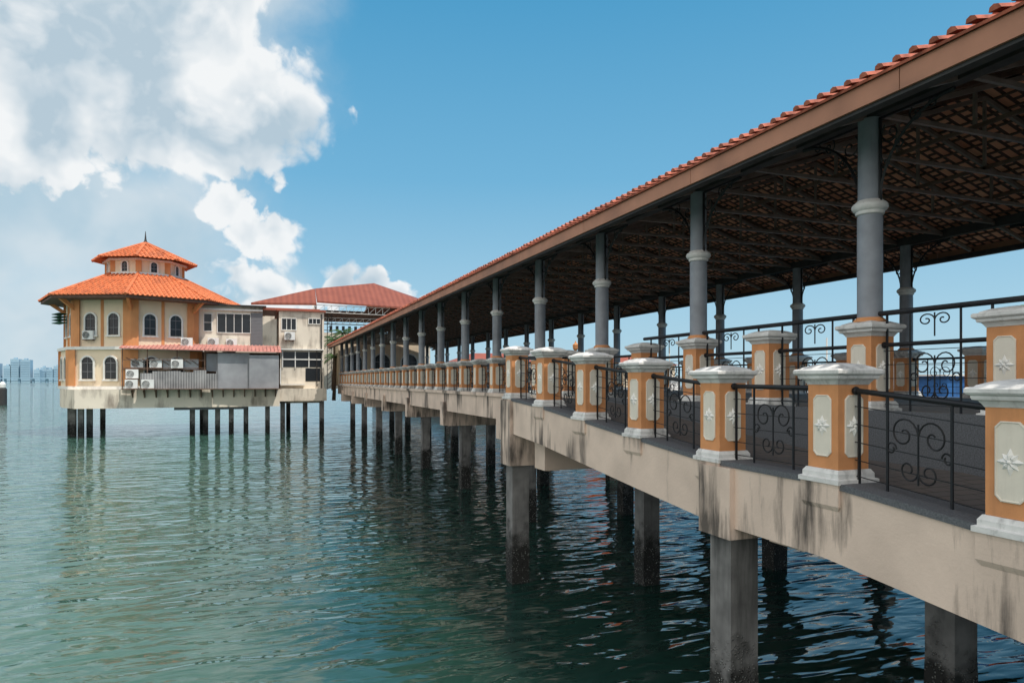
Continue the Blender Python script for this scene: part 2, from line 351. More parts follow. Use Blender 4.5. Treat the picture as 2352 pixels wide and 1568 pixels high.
# ------------------------------------------------------------ columns
ZC0=ZD+1.2; ZC1=E+3.52
def column(near):
    r=thing('roof_column',"round grey column with white ring and iron scroll brackets",'column',(0,0,-500),group='columns carrying the pier roof')
    h=ZC1-ZC0; n=24 if near else 12
    m=MB(); m.lathe([(.158,0),(.158,1.40),(.150,1.45),(.145,h)],n); part('shaft',m,M_col,r,smooth=True)
    zr=E+2.33-ZC0
    m=MB(); m.lathe([(.158,zr-.10),(.175,zr-.09),(.18,zr-.07),(.18,zr-.05),(.205,zr-.035),(.225,zr),(.225,zr+.03),(.205,zr+.06),(.18,zr+.07),(.17,zr+.09),(.155,zr+.10)],n); part('ring',m,M_white,r,smooth=True)
    m=MB(); m.lathe([(.2,-.0),(.2,.025),(.17,.05),(.159,.06)],n); part('foot',m,M_orange,r,smooth=True)
    for sg in (1,-1):
        m=MB(); k=4 if near else 3
        arc=[(0,sg*(.15+1.05*(1-math.sin(math.pi/2*t/10))),h-.04-1.15*(1-math.cos(math.pi/2*t/10))) for t in range(11)]
        m.tube(arc,.024,k,N=(1,0,0))
        if near:
            for (cy,cz,R) in ((.33,-.27,.16),(.70,-.15,.11),(.25,-.64,.09),(.46,-.44,.08),(.92,-.10,.06)):
                m.tube([(0,sg*p[1],p[2]) for p in spiral((cy,h+cz),R,.015,2.2,7.5,20)],.013,4,N=(1,0,0))
        m.beam((0,sg*.15,h-.035),(0,sg*1.2,h-.035),.03,.03); m.beam((0,sg*.165,h-.03),(0,sg*.165,h-1.2),.03,.03)
        part('bracket',m,M_iron,r)
    tmpl.append(r); return r
C_n=column(True); C_f=column(False)
for k in range(-1,17):
    s=S0+DS*k
    c=clone(C_n if k<7 else C_f,(LC,s,ZC0)); clone(C_n if k<4 else C_f,(LR,s-1.5,ZC0))
# ------------------------------------------------------------ roof
def tile_slope(m,A,B,C,D,du=.22,rad=.075,row=.36,lift=.03,caps=True,seed=1):
    rnd=random.Random(seed)
    A,B,C,D=map(Vector,(A,B,C,D)); u=(B-A).normalized(); n=u.cross(D-A).normalized()
    if n.z<0:n=-n
    v=n.cross(u)
    if v.z<0:v=-v
    W=(B-A).length; H=(D-A).dot(v); ud=(D-A).dot(u); uc=(C-A).dot(u)
    m.add([A,B,C,D,A-n*.03,B-n*.03,C-n*.03,D-n*.03],[(0,1,2,3),(7,6,5,4),(0,4,5,1),(1,5,6,2),(2,6,7,3),(3,7,4,0)])
    k=int(W/du)
    for i in range(k):
        uu=(i+.5)*W/k
        t=1.0
        if uu<ud: t=uu/ud
        elif uu>uc: t=(W-uu)/(W-uc) if W>uc else 1
        vmax=H*t; vv=-.04+rnd.uniform(-.015,.015)
        while vv<vmax-.05:
            v1=min(vv+row,vmax)
            P=A+u*(uu+rnd.uniform(-.008,.008))
            vs=[]; jl=rnd.uniform(-.008,.008)
            for (q,l) in ((vv,lift+jl),(v1,0.0)):
                for a in (0,.25,.5,.75,1):
                    ang=math.pi*a
                    vs.append(P+v*q-u*(rad*math.cos(ang))+n*(rad*.95*math.sin(ang)+l))
            m.add(vs,[(0,1,6,5),(1,2,7,6),(2,3,8,7),(3,4,9,8)]+([(0,4,3,2,1)] if caps else []))
            vv=v1
roof=thing('pier_roof',"long low clay-tiled gable roof over the pier walkway",'roof',(LC,0,ZC1))
Y0,Y1=-6,69.2
LE=6.56; LE2=17.14; ZE=E+3.44; RIDGE=(LE+LE2)/2; ZR=ZE+(RIDGE-LE)*math.tan(math.radians(18))
off=(-LC,0,-ZC1)
m=MB(); tile_slope(m,(LE-.05,Y1,ZE),(LE-.05,Y0,ZE),(RIDGE,Y0,ZR),(RIDGE,Y1,ZR),.21,.060)
tile_slope(m,(LE2+.05,Y0,ZE),(LE2+.05,Y1,ZE),(RIDGE,Y1,ZR),(RIDGE,Y0,ZR),.21,.060)
part('tiles',m,M_tile,roof,off)
m=MB()
for a,b in ((LE+.05,RIDGE),(LE2-.05,RIDGE)):
    m.add([(a,Y0+.02,ZE-.03),(a,Y1-.02,ZE-.03),(b,Y1-.02,ZR-.05),(b,Y0+.02,ZR-.05)],[(0,1,2,3)])
part('tile_underside',m,M_under,roof,off)
for x0 in (LE,LE2-.035):
    m=MB(); y=Y0
    while y<Y1:
        m.box(x0,y+.006,E+3.17,x0+.035,min(y+3.83,Y1)-.006,E+3.415); y+=3.83
    part('fascia',m,M_fascia,roof,off)
for L in (LE+.11,LE2-.11): m=MB(); m.box(L-.07,Y0,E+3.13,L+.07,Y1,E+3.25); part('gutter',m,M_dark,roof,off)
for L in (LC,LR): m=MB(); m.box(L-.09,Y0,ZC1+.002,L+.09,Y1,ZC1+.2); part('eaves_beam',m,M_dark,roof,off)
sl=math.tan(math.radians(18))
m=MB()
x=LE+.25
while x<RIDGE:
    z=ZE+(x-LE)*sl-.075
    m.box(x-.024,Y0,z-.01,x+.024,Y1,z+.022); xx=LE2-(x-LE); m.box(xx-.024,Y0,z-.01,xx+.024,Y1,z+.022)
    x+=.36
part('batten',m,M_batten,roof,off)
m=MB(); y=Y0+.3
while y<Y1:
    m.beam((LE+.06,y,ZE-.13),(RIDGE,y,ZR-.13),.05,.06); m.beam((LE2-.06,y,ZE-.13),(RIDGE,y,ZR-.13),.05,.06); y+=DS/3
part('rafter',m,M_batten,roof,off)
m=MB(); hh=ZC1+.1
m.beam((LC,0,hh),(LR,0,hh),.06,.06)
n=8
for i in range(2,n,2):
    x=LC+(LR-LC)*i/n; zt=ZE+(min(x-LE,LE2-x))*sl-.28
    m.beam((x,0,hh),(x,0,zt),.045,.045)
m.beam((LE+.3,0,ZE-.16),(RIDGE,0,ZR-.26),.06,.07); m.beam((LE2-.3,0,ZE-.16),(RIDGE,0,ZR-.26),.06,.07)
tm=m.mesh('truss',M_rafter)
s=S0-3*DS
while s<Y1-.3:
    part('truss',tm,None,roof,(-LC,s,-ZC1)); s+=DS/3
for L in (9.8,11.85,13.9):
    m=MB(); m.box(L-.025,Y0,hh+.04,L+.025,Y1,hh+.10); part('tie_rail',m,M_batten,roof,off)
# ------------------------------------------------------------ left pavilion
def rect_window(W,H,nx,ny,parent,loc,rotz=0):
    g=MB(); g.box(-W/2,-.03,0,W/2,.05,H); wi=part('window',g,M_glass,parent,loc,rotz)
    f=MB(); t=.06
    f.box(-W/2-t,-.09,-t,-W/2,.03,H+t); f.box(W/2,-.09,-t,W/2+t,.03,H+t); f.box(-W/2,-.09,-t,W/2,.03,0); f.box(-W/2,-.09,H,W/2,.03,H+t)
    for i in range(1,nx): x=-W/2+W*i/nx; f.box(x-.025,-.07,0,x+.025,-.031,H)
    for j in range(1,ny): z=H*j/ny; f.box(-W/2,-.065,z-.02,W/2,-.032,z+.02)
    part('frame',f,M_frame,wi); return wi
def arch_meshes(W,H,t=.13):
    R=W/2; hs=H-R
    out=[(-R,0),(R,0)]+[(R*math.cos(a),hs+R*math.sin(a)) for a in [math.pi*t_/12 for t_ in range(13)]]
    g=MB(); g.loft([[(x,.04,z) for x,z in out],[(x,-.03,z) for x,z in out]])
    f=MB()
    def arcr(r,y): return [(r,y,-.05)]+[(r*math.cos(a),y,hs+r*math.sin(a)) for a in [math.pi*k/12 for k in range(13)]]+[(-r,y,-.05)]
    a=arcr(R,-.12);b=arcr(R+t,-.12);c=arcr(R,.03);d=arcr(R+t,.03); n=len(a)
    fs=[]
    for i in range(n-1):
        fs+=[(i,i+1,n+i+1,n+i),(n+i,n+i+1,3*n+i+1,3*n+i),(i+1,i,2*n+i,2*n+i+1)]
    f.add(a+b+c+d,fs)
    f.box(-R-t-.06,-.18,-.17,R+t+.06,.03,-.05)
    q=MB()
    q.box(-.015,-.06,0,.015,-.031,hs+R*.97)
    for z in (H*.33,hs): q.box(-R,-.055,z-.02,R,-.031,z+.02)
    return g.mesh('window',M_glass),f.mesh('frame',M_frame),q.mesh('glazing_bar',M_munt)
AW2=arch_meshes(.88,1.75); AW4=arch_meshes(1.0,1.8); AW3=arch_meshes(.5,.85,.1)
def arch(parent,loc,rotz,am):
    wi=part('window',am[0],None,parent,loc,rotz); part('frame',am[1],None,wi); part('glazing_bar',am[2],None,wi)
CX,CY=-9.5,70.0
pav=thing('pavilion_building',"octagonal cream and ochre pavilion with orange double-tiered tiled roof",'building',(CX,CY,E-.7))
def oct(R,a0=0): return [(R*math.sin(a0+math.radians(45*k)),-R*math.cos(a0+math.radians(45*k))) for k in range(8)]
AO=math.radians(-2)
m=MB(); m.poly(oct(6.75,AO),0,3.45); m.poly(oct(6.35,AO),3.451,8.1); part('wall',m,M_wall,pav)
m=MB(); m.poly(oct(6.95,AO),3.25,3.5); part('cornice',m,M_frame,pav)
m=MB(); m.poly(oct(6.9,AO),0.0,.25); part('cornice',m,M_frame,pav)
for k in range(8):
    a=AO+math.radians(45*k)
    for R,z0,z1,wd in ((6.75,.25,3.25,.62),(6.35,3.5,7.5,.58)):
        px,py=R*math.sin(a),-R*math.cos(a)
        c=[( (R+.09)*math.sin(a+d/R),-(R+.09)*math.cos(a+d/R)) for d in (-wd/1.0,0,wd/1.0)]
        c=[(c[0][0]*.985,c[0][1]*.985),c[1],(c[2][0]*.985,c[2][1]*.985)]
        mp=MB(); mp.poly([c[0],c[1],c[2],(0.9*px,.9*py)],z0,z1); part('pilaster',mp,M_pil,pav)
    d=Vector((math.sin(a),-math.cos(a),0))
    mp=MB(); mp.beam(d*6.3+Vector((0,0,6.6)),d*7.6+Vector((0,0,7.55)),.22,.3); part('eave_bracket',mp,M_pil,pav)
for k in range(8):
    am=AO+math.radians(45*k+22.5); ap=6.35*math.cos(math.radians(22.5)); ap2=6.75*math.cos(math.radians(22.5))
    d=Vector((math.sin(am),-math.cos(am),0)); t=Vector((math.cos(am),math.sin(am),0))
    for o_ in (-1.0,1.0):
        arch(pav,d*ap+t*o_+Vector((0,0,4.5)),am,AW2)
        arch(pav,d*ap2+t*o_+Vector((0,0,.85)),am,AW4)
    mp=MB(); c0=d*(ap+.03); mp.beam(c0+Vector((0,0,3.5)),c0+Vector((0,0,7.4)),.22,.1); 
    part('pilaster',mp,M_pil,pav)
def octroof(R0,z0,R1,z1,name,mt,du,row,rad):
    m=MB(); a=oct(R0,AO); b=oct(R1,AO)
    for k in range(8):
        j=(k+1)%8
        tile_slope(m,(*a[k],z0),(*a[j],z0),(*b[j],z1),(*b[k],z1),du,rad,row,.04,seed=k)
        m.tube([Vector((*a[k],z0+.03)),Vector((*b[k],z1+.06))],.13,6)
    return part(name,m,mt,pav)
octroof(8.35,7.6,3.2,10.0,'roof',M_tileb,.34,.5,.085)
m=MB(); m.poly(oct(8.2,AO),7.37,7.57); part('soffit',m,M_batten,pav)
m=MB(); m.poly(oct(3.15,AO),9.6,11.3); part('lantern_wall',m,M_wall,pav)
m=MB(); m.poly(oct(3.35,AO),9.95,10.12); part('lantern_cornice',m,M_frame,pav)
m=MB(); m.poly(oct(3.45,AO),11.15,11.32); part('lantern_cornice',m,M_frame,pav)
for k in range(8):
    a=AO+math.radians(45*k); d=Vector((math.sin(a),-math.cos(a),0)); mp=MB(); mp.beam(d*3.0+Vector((0,0,10.13)),d*3.0+Vector((0,0,11.14)),.45,.45); part('lantern_pilaster',mp,M_pil,pav)
for k in range(8):
    am=AO+math.radians(45*k+22.5); d=Vector((math.sin(am),-math.cos(am),0)); arch(pav,d*3.15*math.cos(math.radians(22.5))+Vector((0,0,10.22)),am,AW3)
octroof(4.3,11.33,.12,13.15,'upper_roof',M_tileb,.34,.5,.085)
m=MB(); m.lathe([(.22,13.1),(.25,13.25),(.12,13.4),(.08,13.6),(.02,14.3)],10); part('finial',m,M_dark,pav)
m=MB()
for j in range(4): m.beam((-6.6,-1.7,6.3-.25*j),(-6.0,-1.9,6.45-.25*j),1.1,.05)
part('awning',m,M_green,pav)
plat=thing('building_platform',"stained cream concrete platform slab carrying the pavilion over the sea",'platform',(-6,66,E-2.25))
P0=[(-13.6,63.1),(1.9,63.75),(1.9,80),(-16,80),(-16.3,70.5),(-15.2,66.4)]
m=MB(); m.poly([(x+6,y-66) for x,y in P0],0,1.54); part('slab',m,M_wallw,plat)
m=MB(); m.poly([(x+6,y-66) for x,y in [(1.903,64.3),(6.0,64.5),(6.0,80),(1.903,80)]],.42,1.54); part('slab',m,M_wallw,plat)
m=MB(); m.poly([(x+6,y-66) for x,y in [(-6.5,63.6),(-.8,63.85),(-.8,66),(-6.5,66)]],-.22,-.003); part('slab',m,M_granite,plat)
for s_ in range(14): 
    m=MB(); x=-9.5+s_*.85; yy=63.1+(x+13.6)*.041-66; m.beam((x+6,yy-.02,1.45),(x+6,yy-.7,1.45),.1,.1); m.beam((x+6,yy-.03,.9),(x+6,yy-.65,1.4),.08,.08); m.beam((x+6,yy-.04,.85),(x+6,yy-.04,1.5),.1,.08); part('bracket',m,M_rust,plat)
pm2=MB(); pm2.sq([(.2,-5),(.2,E-2.2)]); pmesh2=pm2.mesh('support_pile',M_pile)
pts=[(-13.4,64.3),(-12.9,64.9),(-14.3,66.0),(-15.2,69.2),(-5.2,64.8),(-4.2,65.5),(-3.2,64.8),(-2.1,64.9),(-.9,65.2),(.9,65.0),(2.2,65.3),(4.2,66),(5.6,65),(-5,73),(-1,73),(3,73),(-14,76)]
for x,y in pts:
    o=bpy.data.objects.new('support_pile',pmesh2);o.location=(x,y,0);o["label"]="dark square concrete pile under the pavilion platform";o["category"]="pile";o["group"]="piles under the building platform";link(o)
    if x>1.95: o.scale=(1,1,1.12)
ann=thing('annex_building',"cream two-storey annex with sliding windows beside the pavilion",'building',(-1.5,66,E-.7))
m=MB(); m.box(-3.4,0,0,2.0,9,7.35); part('wall',m,M_wallw,ann)
m=MB(); m.box(-3.7,-.5,7.352,2.3,9,7.45); part('roof',m,M_dark,ann)
m=MB(); m.box(2.02,-.1,7.2,7.0,7,7.3); m.box(2.02,-.16,7.12,7.0,-.1,7.34); part('side_roof',m,M_red,ann)
rect_window(2.7,1.65,4,1,ann,(-.4,0,5.0))
rect_window(.6,1.5,1,2,ann,(-2.55,0,5.1))
m=MB()
for j in range(22): m.beam((.98,-.07,3.95+j*.13),(2.0,-.07,3.95+j*.13),.04,.10)
m.box(.98,-.04,3.85,2.0,-.01,6.8)
part('louvre',m,M_munt,ann)
m=MB(); m.box(-3.5,-.12,3.75,2.0,-.01,3.85); part('ledge',m,M_frame,ann)
m=MB(); m.box(-3.5,-.25,6.95,2.0,-.01,7.1); part('ledge',m,M_frame,ann)
blk=thing('service_building',"weathered cream service block with small high windows and open dark bays",'building',(3.9,65.5,E-2.05))
m=MB(); m.box(-2.0,0,.0,1.95,9,8.4); part('wall',m,M_wallw,blk)
m=MB(); m.box(-2.2,-.3,8.402,2.1,9,8.52); part('roof',m,M_red,blk)
rect_window(1.2,1.0,3,1,blk,(-1.15,0,6.7))
rect_window(1.0,.45,3,1,blk,(1.1,0,7.3))
m=MB(); m.box(-1.7,-.03,3.3,1.8,.1,4.7); part('dark_opening',m,M_glass,blk)
m=MB(); m.box(.3,-.03,2.0,1.6,.1,3.2); part('dark_opening',m,M_glass,blk)
m=MB()
m.box(-1.75,-.12,3.95,1.85,-.031,4.05); m.box(-1.9,-.35,4.85,1.9,-.01,4.95);
for x in (-1.7,-.6,.6,1.75): m.box(x-.04,-.1,3.2,x+.04,-.032,4.8)
part('sunshade',m,M_frame,blk)
m=MB(); m.beam((-1.9,-.4,1.7),(.2,-.4,1.7),.7,.08); m.beam((-1.9,-.5,1.75),(-1.9,-.5,3.2),.08,.08)
part('ledge',m,M_frame,blk)
m=MB(); m.tube([(1.7,-.1,0),(1.7,-.1,8.2)],.06,6); m.tube([(1.3,-.1,1.5),(1.3,-.1,5)],.04,6); part('downpipe',m,M_dark,blk)
lean=thing('plant_enclosure',"grey sheet-metal and lattice plant enclosure under a faded red awning",'shed',(-4,63,E-.7))
m=MB()
rs_=random.Random(9); xx=-4.9
while xx<.85:
    wv=rs_.uniform(.7,1.1); x2=min(xx+wv,.9); yy=-.20+rs_.uniform(-.03,.03); m.box(xx,yy,0,x2,yy+.04,1.45+rs_.uniform(-.2,.25)); xx=x2
part('metal_screen',m,M_corr,lean)
m=MB(); m.box(-3.3,.2,1.67,-.6,.25,2.5); part('metal_screen',m,M_metal,lean)
lat=stripemat('lattice_screen',(.20,.205,.22),(.42,.43,.45),5,.6,1,0,0,1)
for bx in ((.9,-.05,.02,3.4,.0,3.05),(3.4,-.25,.02,5.8,-.2,2.9),(5.75,-.2,.02,5.8,3,2.9),(-.0,.3,1.5,.9,.35,3.0)):
    m=MB(); m.box(*bx); part('lattice_screen',m,lat,lean)
m=MB()
m.add([(-6.4,-.5,3.35),(6.0,-.5,3.2),(6.0,2.6,3.85),(-6.4,2.2,3.9),(-6.4,-.5,3.30),(6.0,-.5,3.15),(6.0,2.6,3.8),(-6.4,2.2,3.85)],[(0,1,2,3),(7,6,5,4),(0,4,5,1),(1,5,6,2),(3,7,4,0)])
for i in range(40):
    x=-6.3+i*.31; m.beam((x,-.5,3.37),(x,2.2,3.9),.06,.05)
part('awning',m,M_pink,lean)
m=MB()
for x in (-6.2,-4.4,-2.2,-.1): m.beam((x,-.1,0),(x,-.1,3.3),.07,.07)
for z in (1.75,2.4): m.beam((-6.2,-.12,z),(0,-.12,z),.05,.05)
m.box(-6.2,-.1,1.6,0,1.0,1.66); m.box(-6.2,-.9,-.02,6.0,-.24,.04)
for i in range(9): m.tube([(-6+i*.6,.1,2.6-.07*(i%3)),(-5+i*.55,.1,2.0+.1*(i%2))],.03,5)
part('pipe_frame',m,M_rust,lean)
m=MB(); m.box(-6.3,2.5,0,6,2.6,3.2); part('back_wall',m,M_rust,lean)
def acunit():
    r=thing('air_conditioner',"white split-system air conditioner outdoor unit with round fan grille",'air conditioner',(0,0,-500),group='air conditioners on the building wall')
    m=MB(); m.box(-.45,-.35,0,.45,0,.72); part('casing',m,M_ac,r)
    m=MB(); m.tube([(-.12,-.352,.36),(-.12,-.37,.36)],.28,20,N=(0,0,1)); part('fan_grille',m,M_dark,r)
    m=MB()
    for R in (.28,.2,.12,.05): m.tube([(-.12+R*math.cos(t*.314),-.385,.36+R*math.sin(t*.314)) for t in range(21)],.014,4,N=(0,1,0))
    part('guard_ring',m,M_ac,r)
    m=MB(); m.beam((-.35,-.2,-.05),(-.35,.0,-.05),.05,.08); m.beam((.35,-.2,-.05),(.35,0,-.05),.05,.08); m.box(-.45,-.36,-.05,.45,0,-.01); part('mounting_bracket',m,M_rust,r)
    tmpl.append(r); return r
AC=acunit()
for x,y,z in ((-5.6,64.6,2.95),(-3.6,65.9,3.05),(-2.1,65.9,3.0),(-12.9,65.1,3.4),(-9.2,63.5,1.05),(-7.8,63.3,1.05),(-6.2,63.1,1.05),(-9.5,63.1,.2),(-9.5,62.7,-.62),(-8.3,62.6,-.62),(2.8,65.4,3.7)):
    clone(AC,(x,y,E+z),0 if x>-12 else -.4)
# ------------------------------------------------------------ stage canopy behind
stg=thing('stage_canopy',"large red metal stage roof on white lattice trusses behind the annex",'canopy',(12,84,0))
def pl(m,pts,th=.2):
    n=len(pts); m.add([(x-12,y-84,z+E) for x,y,z in pts]+[(x-12,y-84,z+E-th) for x,y,z in pts],[tuple(range(n)),tuple(range(2*n-1,n-1,-1))]+[(i,i+n,(i+1)%n+n,(i+1)%n) for i in range(n)])
m=MB(); pl(m,[(6.3,79,8.9),(21.0,79,8.4),(21.6,84,9.5),(13.4,84,11.9),(6.3,81.5,10.6)]); part('roof',m,M_redcorr,stg)
m=MB(); pl(m,[(13.4,84.02,11.9),(21.6,84.02,9.5),(20,92,8.0),(13.4,92,9)]); part('rear_roof',m,M_redcorr,stg)
m=MB(); pl(m,[(6.28,81.6,10.6),(6.25,79,8.65),(-.6,80.5,8.6)],.25); part('side_roof',m,M_redcorr,stg)
m=MB(); m.box(-5.5,-2.0,E+6.9,8.0,-1.8,E+8.2); part('rear_wall',m,M_rust,stg)
def lattice(m,p,q,h,n,r=.06):
    p=Vector(p);q=Vector(q);u=Vector((0,0,h))
    m.beam(p,q,r,r);m.beam(p+u,q+u,r,r)
    for i in range(n):
        a=p.lerp(q,i/n);b=p.lerp(q,(i+1)/n); m.beam(a,b+u,r*.7,r*.7); m.beam(a+u,a,r*.7,r*.7)
for a in (((-5.7,-4.6,E+7.7),(2.5,-4.6,E+7.6),.8,10),((-5.7,-4.3,E+7.7),(-5.7,2,E+8.6),.8,6),((-5.0,-2.3,E+6.6),(3,-2.3,E+6.6),.7,10)):
    m=MB(); lattice(m,*a); part('lattice_truss',m,M_frame,stg)
m=MB()
for x in (-5.5,-4.4,2.4): 
    for dx in (0,.5): m.beam((x+dx,-3,E-1),(x+dx,-3,E+7.7),.08,.08)
    for i in range(16): m.beam((x,-3,E-1+i*.54),(x+.5,-3,E-.5+i*.54),.05,.05)
for i in range(9): m.beam((-4+i*.7,-3,E+5.6+.1*(i%3)),(-4+i*.7,-3,E+6.3),.3,.3)
for z in (5.0,5.8,6.5): m.beam((-5.5,-3,E+z),(2.5,-3,E+z),.07,.07)
part('lighting_rig',m,M_dark,stg)
m=MB(); m.box(-12.5,-1.9,E-1,-5.9,-1.6,E+8.2); part('rear_wall',m,M_wallw,stg)
m=MB(); m.box(-5.8,4,E-1,9.4,4.3,E+6.0); part('rear_wall',m,M_wallw,stg)
def house(name,label,x,y,sx,sy,h,rh,z0,wm,rm,nwin=3,grp=None):
    r=thing(name,label,'building',(x,y,z0),group=grp)
    m=MB(); m.box(-sx/2,-sy/2,0,sx/2,sy/2,h); part('wall',m,wm,r)
    e=.5; m=MB()
    m.add([(-sx/2-e,-sy/2-e,h+.02),(sx/2+e,-sy/2-e,h+.02),(sx/2+e,sy/2+e,h+.02),(-sx/2-e,sy/2+e,h+.02),(-sx/2+sy*.35,0,h+rh),(sx/2-sy*.35,0,h+rh)],[(3,2,1,0),(0,1,5,4),(1,2,5),(2,3,4,5),(3,0,4)]); part('roof',m,rm,r)
    for i in range(nwin):
        rect_window(sx/nwin*.45,h*.35,2,2,r,(-sx/2+sx*(i+.5)/nwin,-sy/2,h*.4))
    return r
qy=MB(); qy.box(22,76,-3,90,140,E-1.2); qy.box(36,6,-3,120,40,E-1.6)
thing('quay_ground','grey concrete quay beside the water','quay',kind='structure',mb=qy,mat=M_granite)
house('terminal_building',"white waterfront building with dull red hipped roof",34,90,18,8,3.6,1.4,E-1.2,M_wallw,M_red,7)
house('waterfront_house',"low cream house with red tiled roof on the quay",60,110,22,9,4,1.8,E-1.2,M_wall,M_red,8)
M_blue=mat('blue_sheet',(.08,.20,.36),.6,stain=.5,stcol=(.05,.09,.13)); M_prf=mat('pale_roof_sheet',(.58,.66,.70),.5,stain=.4,stcol=(.3,.33,.35))
house('ferry_shed',"long pale blue-white metal ferry shed on the quay",66,30,26,12,5.2,1.4,E-1.6,M_blue,M_prf,8)
house('waterfront_house',"pale shed with weathered roof on the quay",88,22,16,10,4.5,1.6,E-1.6,M_wallw,M_metal,5)
hall=thing('entrance_hall',"cream arched hall closing the far end of the pier",'building',(11.9,69.6,ZD-.1),mb=None)
m=MB(); m.box(-4.3,0,0,4.3,4,4.4)
part('wall',m,M_wall,hall)
for x in (-2.8,0,2.8): arch(hall,(x,0,.3),0,arch_meshes(1.6,2.9))
def boat(loc,rot,label,c1,c2,s=1):
    r=thing('moored_boat',label,'boat',loc,rot,group='boats moored beside the quay')
    m=MB(); rings=[]
    for t in range(9):
        q=t/8
        wdt=1.5*(1-max(0,(q-.55)/.45)**2)+.03; y=-6+12*q; rise=.9*max(0,q-.5)**1.5*2
        rings.append([(-wdt,y,1.5+rise),(-wdt*.75,y,.1),(0,y,-.5),(wdt*.75,y,.1),(wdt,y,1.5+rise)])
    m.loft(rings); part('hull',m,c1,r)
    m=MB(); m.box(-1.15,-4,1.5,1.15,1.5,3.2); m.box(-.9,-1.5,3.25,.9,1.0,4.6); part('cabin',m,c2,r)
    m=MB(); m.box(-1.3,-4.3,3.2,1.3,1.8,3.27); m.box(-1.05,-1.8,4.6,1.05,1.3,4.68); part('cabin_roof',m,M_frame,r)
    for sg in (-1,1):
        for i in range(5):
            m=MB(); x=sg*1.16; m.box(min(x,x-.02*sg),-3.6+i*1.0,2.2,max(x,x-.02*sg),-2.95+i*1.0,2.9); part('window',m,M_glass,r)
    m=MB(); m.tube([(0,-1,4.6),(0,-1,7)],.05,6); part('mast',m,M_frame,r)
M_bb=mat('boat_blue',(.03,.12,.32),.4,stain=.4); M_bo=mat('boat_orange',(.6,.13,.04),.5)
for x,y,rt,a,b,l in ((32.0,33,1.2,M_bb,M_frame,"blue-hulled boat with white cabin moored at the quay"),(34.5,26,1.5,M_bo,M_bb,"orange-hulled boat with blue cabin moored at the quay"),(33,40,1.0,M_bb,M_frame,"blue workboat with white cabin moored at the quay"),(30,47,1.4,M_bo,M_frame,"orange-hulled boat with white cabin")):
    boat((x,y,.3),rt,l,a,b)
M_leaf=mat('palm_leaf',(.05,.11,.03),.6,.35,3); M_trunk=mat('palm_bark',(.16,.12,.09),.9,.3,6)
def palm(x,y,z0,h,seed,R=2.2):
    rnd=random.Random(seed)
    r=thing('palm_tree',"slender palm tree with arching green fronds",'tree',(x,y,z0))
    m=MB(); m.tube([(0,0,0),(.1,0,h*.5),(.15,.1,h)],[.2,.15,.12],8); part('trunk',m,M_trunk,r,smooth=True)
    m=MB()
    for i in range(20):
        a=i*2.4+rnd.random()*.3; el=.9-1.3*(i/20); L=R*(.8+.4*rnd.random())
        d=Vector((math.cos(a),math.sin(a),0)); c=Vector((.15,.1,h)); sd=Vector((-d.y,d.x,0))
        pts=[]
        for t in range(9):
            q=t/8; pts.append(c+d*(L*q*math.cos(el))+Vector((0,0,L*(math.sin(el)*q-.55*q*q))))
        m.tube(pts,.018,3,N=tuple(sd))
        for t in range(24):
            q=(t+1)/25; k=min(7,int(q*8)); p=pts[k].lerp(pts[k+1],q*8-k)
            ll=.55*R/2.2*math.sin(math.pi*(q*.85+.1))
            for sg in (-1,1):
                e=p+sd*sg*ll*.8+d*ll*.35-Vector((0,0,ll*(.25+.3*rnd.random())))
                wv=d*.035
                m.add([p-wv,p+wv,e],[(0,1,2)])
    part('crown',m,M_leaf,r)
palm(39.2,24.2,E-1.6,5.2,3,1.6)
palm(8.6,76,E-1,6.2,5,1.7); palm(7.4,72.5,E-1,5.2,8,1.5); palm(7.3,71,E-2,4.4,11,1.6)
lp=thing('street_lamp',"ochre post lamp rising behind the balustrade",'street lamp',(30,62,0))
m=MB(); m.tube([(0,0,-2),(0,0,E+3.0)],.09,8); part('post',m,M_dark,lp)
m=MB(); m.lathe([(.1,E+3.0),(.28,E+3.2),(.32,E+3.6),(.1,E+3.8),(.03,E+4.0)],8); part('lantern',m,M_pil,lp)
# ------------------------------------------------------------ far skyline
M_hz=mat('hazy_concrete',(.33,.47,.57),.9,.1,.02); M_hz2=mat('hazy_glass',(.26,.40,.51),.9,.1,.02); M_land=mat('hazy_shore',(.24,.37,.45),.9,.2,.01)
m=MB()
prof=[(-1400+i*40,random.uniform(3,9)) for i in range(36)]
for (xa,ha),(xb,hb) in zip(prof,prof[1:]): m.add([(xa,2200,-1),(xb,2200,-1),(xb,2260,hb),(xa,2260,ha),(xb,2400,-1),(xa,2400,-1)],[(0,1,2,3),(3,2,4,5)])
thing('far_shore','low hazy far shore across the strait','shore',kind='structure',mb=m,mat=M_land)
def towerW(x,w_,h,Y,mt):
    r=thing('tower_block',"hazy high-rise apartment block on the far shore",'building',(x,Y,0),group='towers on the far shore')
    m=MB(); m.box(-w_/2,0,0,w_/2,25,h); m.box(-w_*.2,5,h,w_*.15,15,h+4); part('tower',m,mt,r)
    m=MB()
    for i in range(1,int(h/6)): m.box(-w_/2+1,-.6,i*6-1.6,w_/2-1,-.05,i*6)
    part('balcony',m,M_hz2,r)
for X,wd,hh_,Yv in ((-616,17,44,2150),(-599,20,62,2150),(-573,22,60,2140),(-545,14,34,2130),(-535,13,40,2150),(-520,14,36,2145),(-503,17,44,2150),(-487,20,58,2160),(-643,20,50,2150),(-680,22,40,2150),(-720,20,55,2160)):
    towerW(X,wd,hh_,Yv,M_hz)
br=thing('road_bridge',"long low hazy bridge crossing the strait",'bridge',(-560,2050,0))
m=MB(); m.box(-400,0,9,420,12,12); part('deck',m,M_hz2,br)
for i in range(28): m=MB(); m.box(-395+i*30,3,-1,-391+i*30,9,9); part('bridge_pier',m,M_hz2,br)
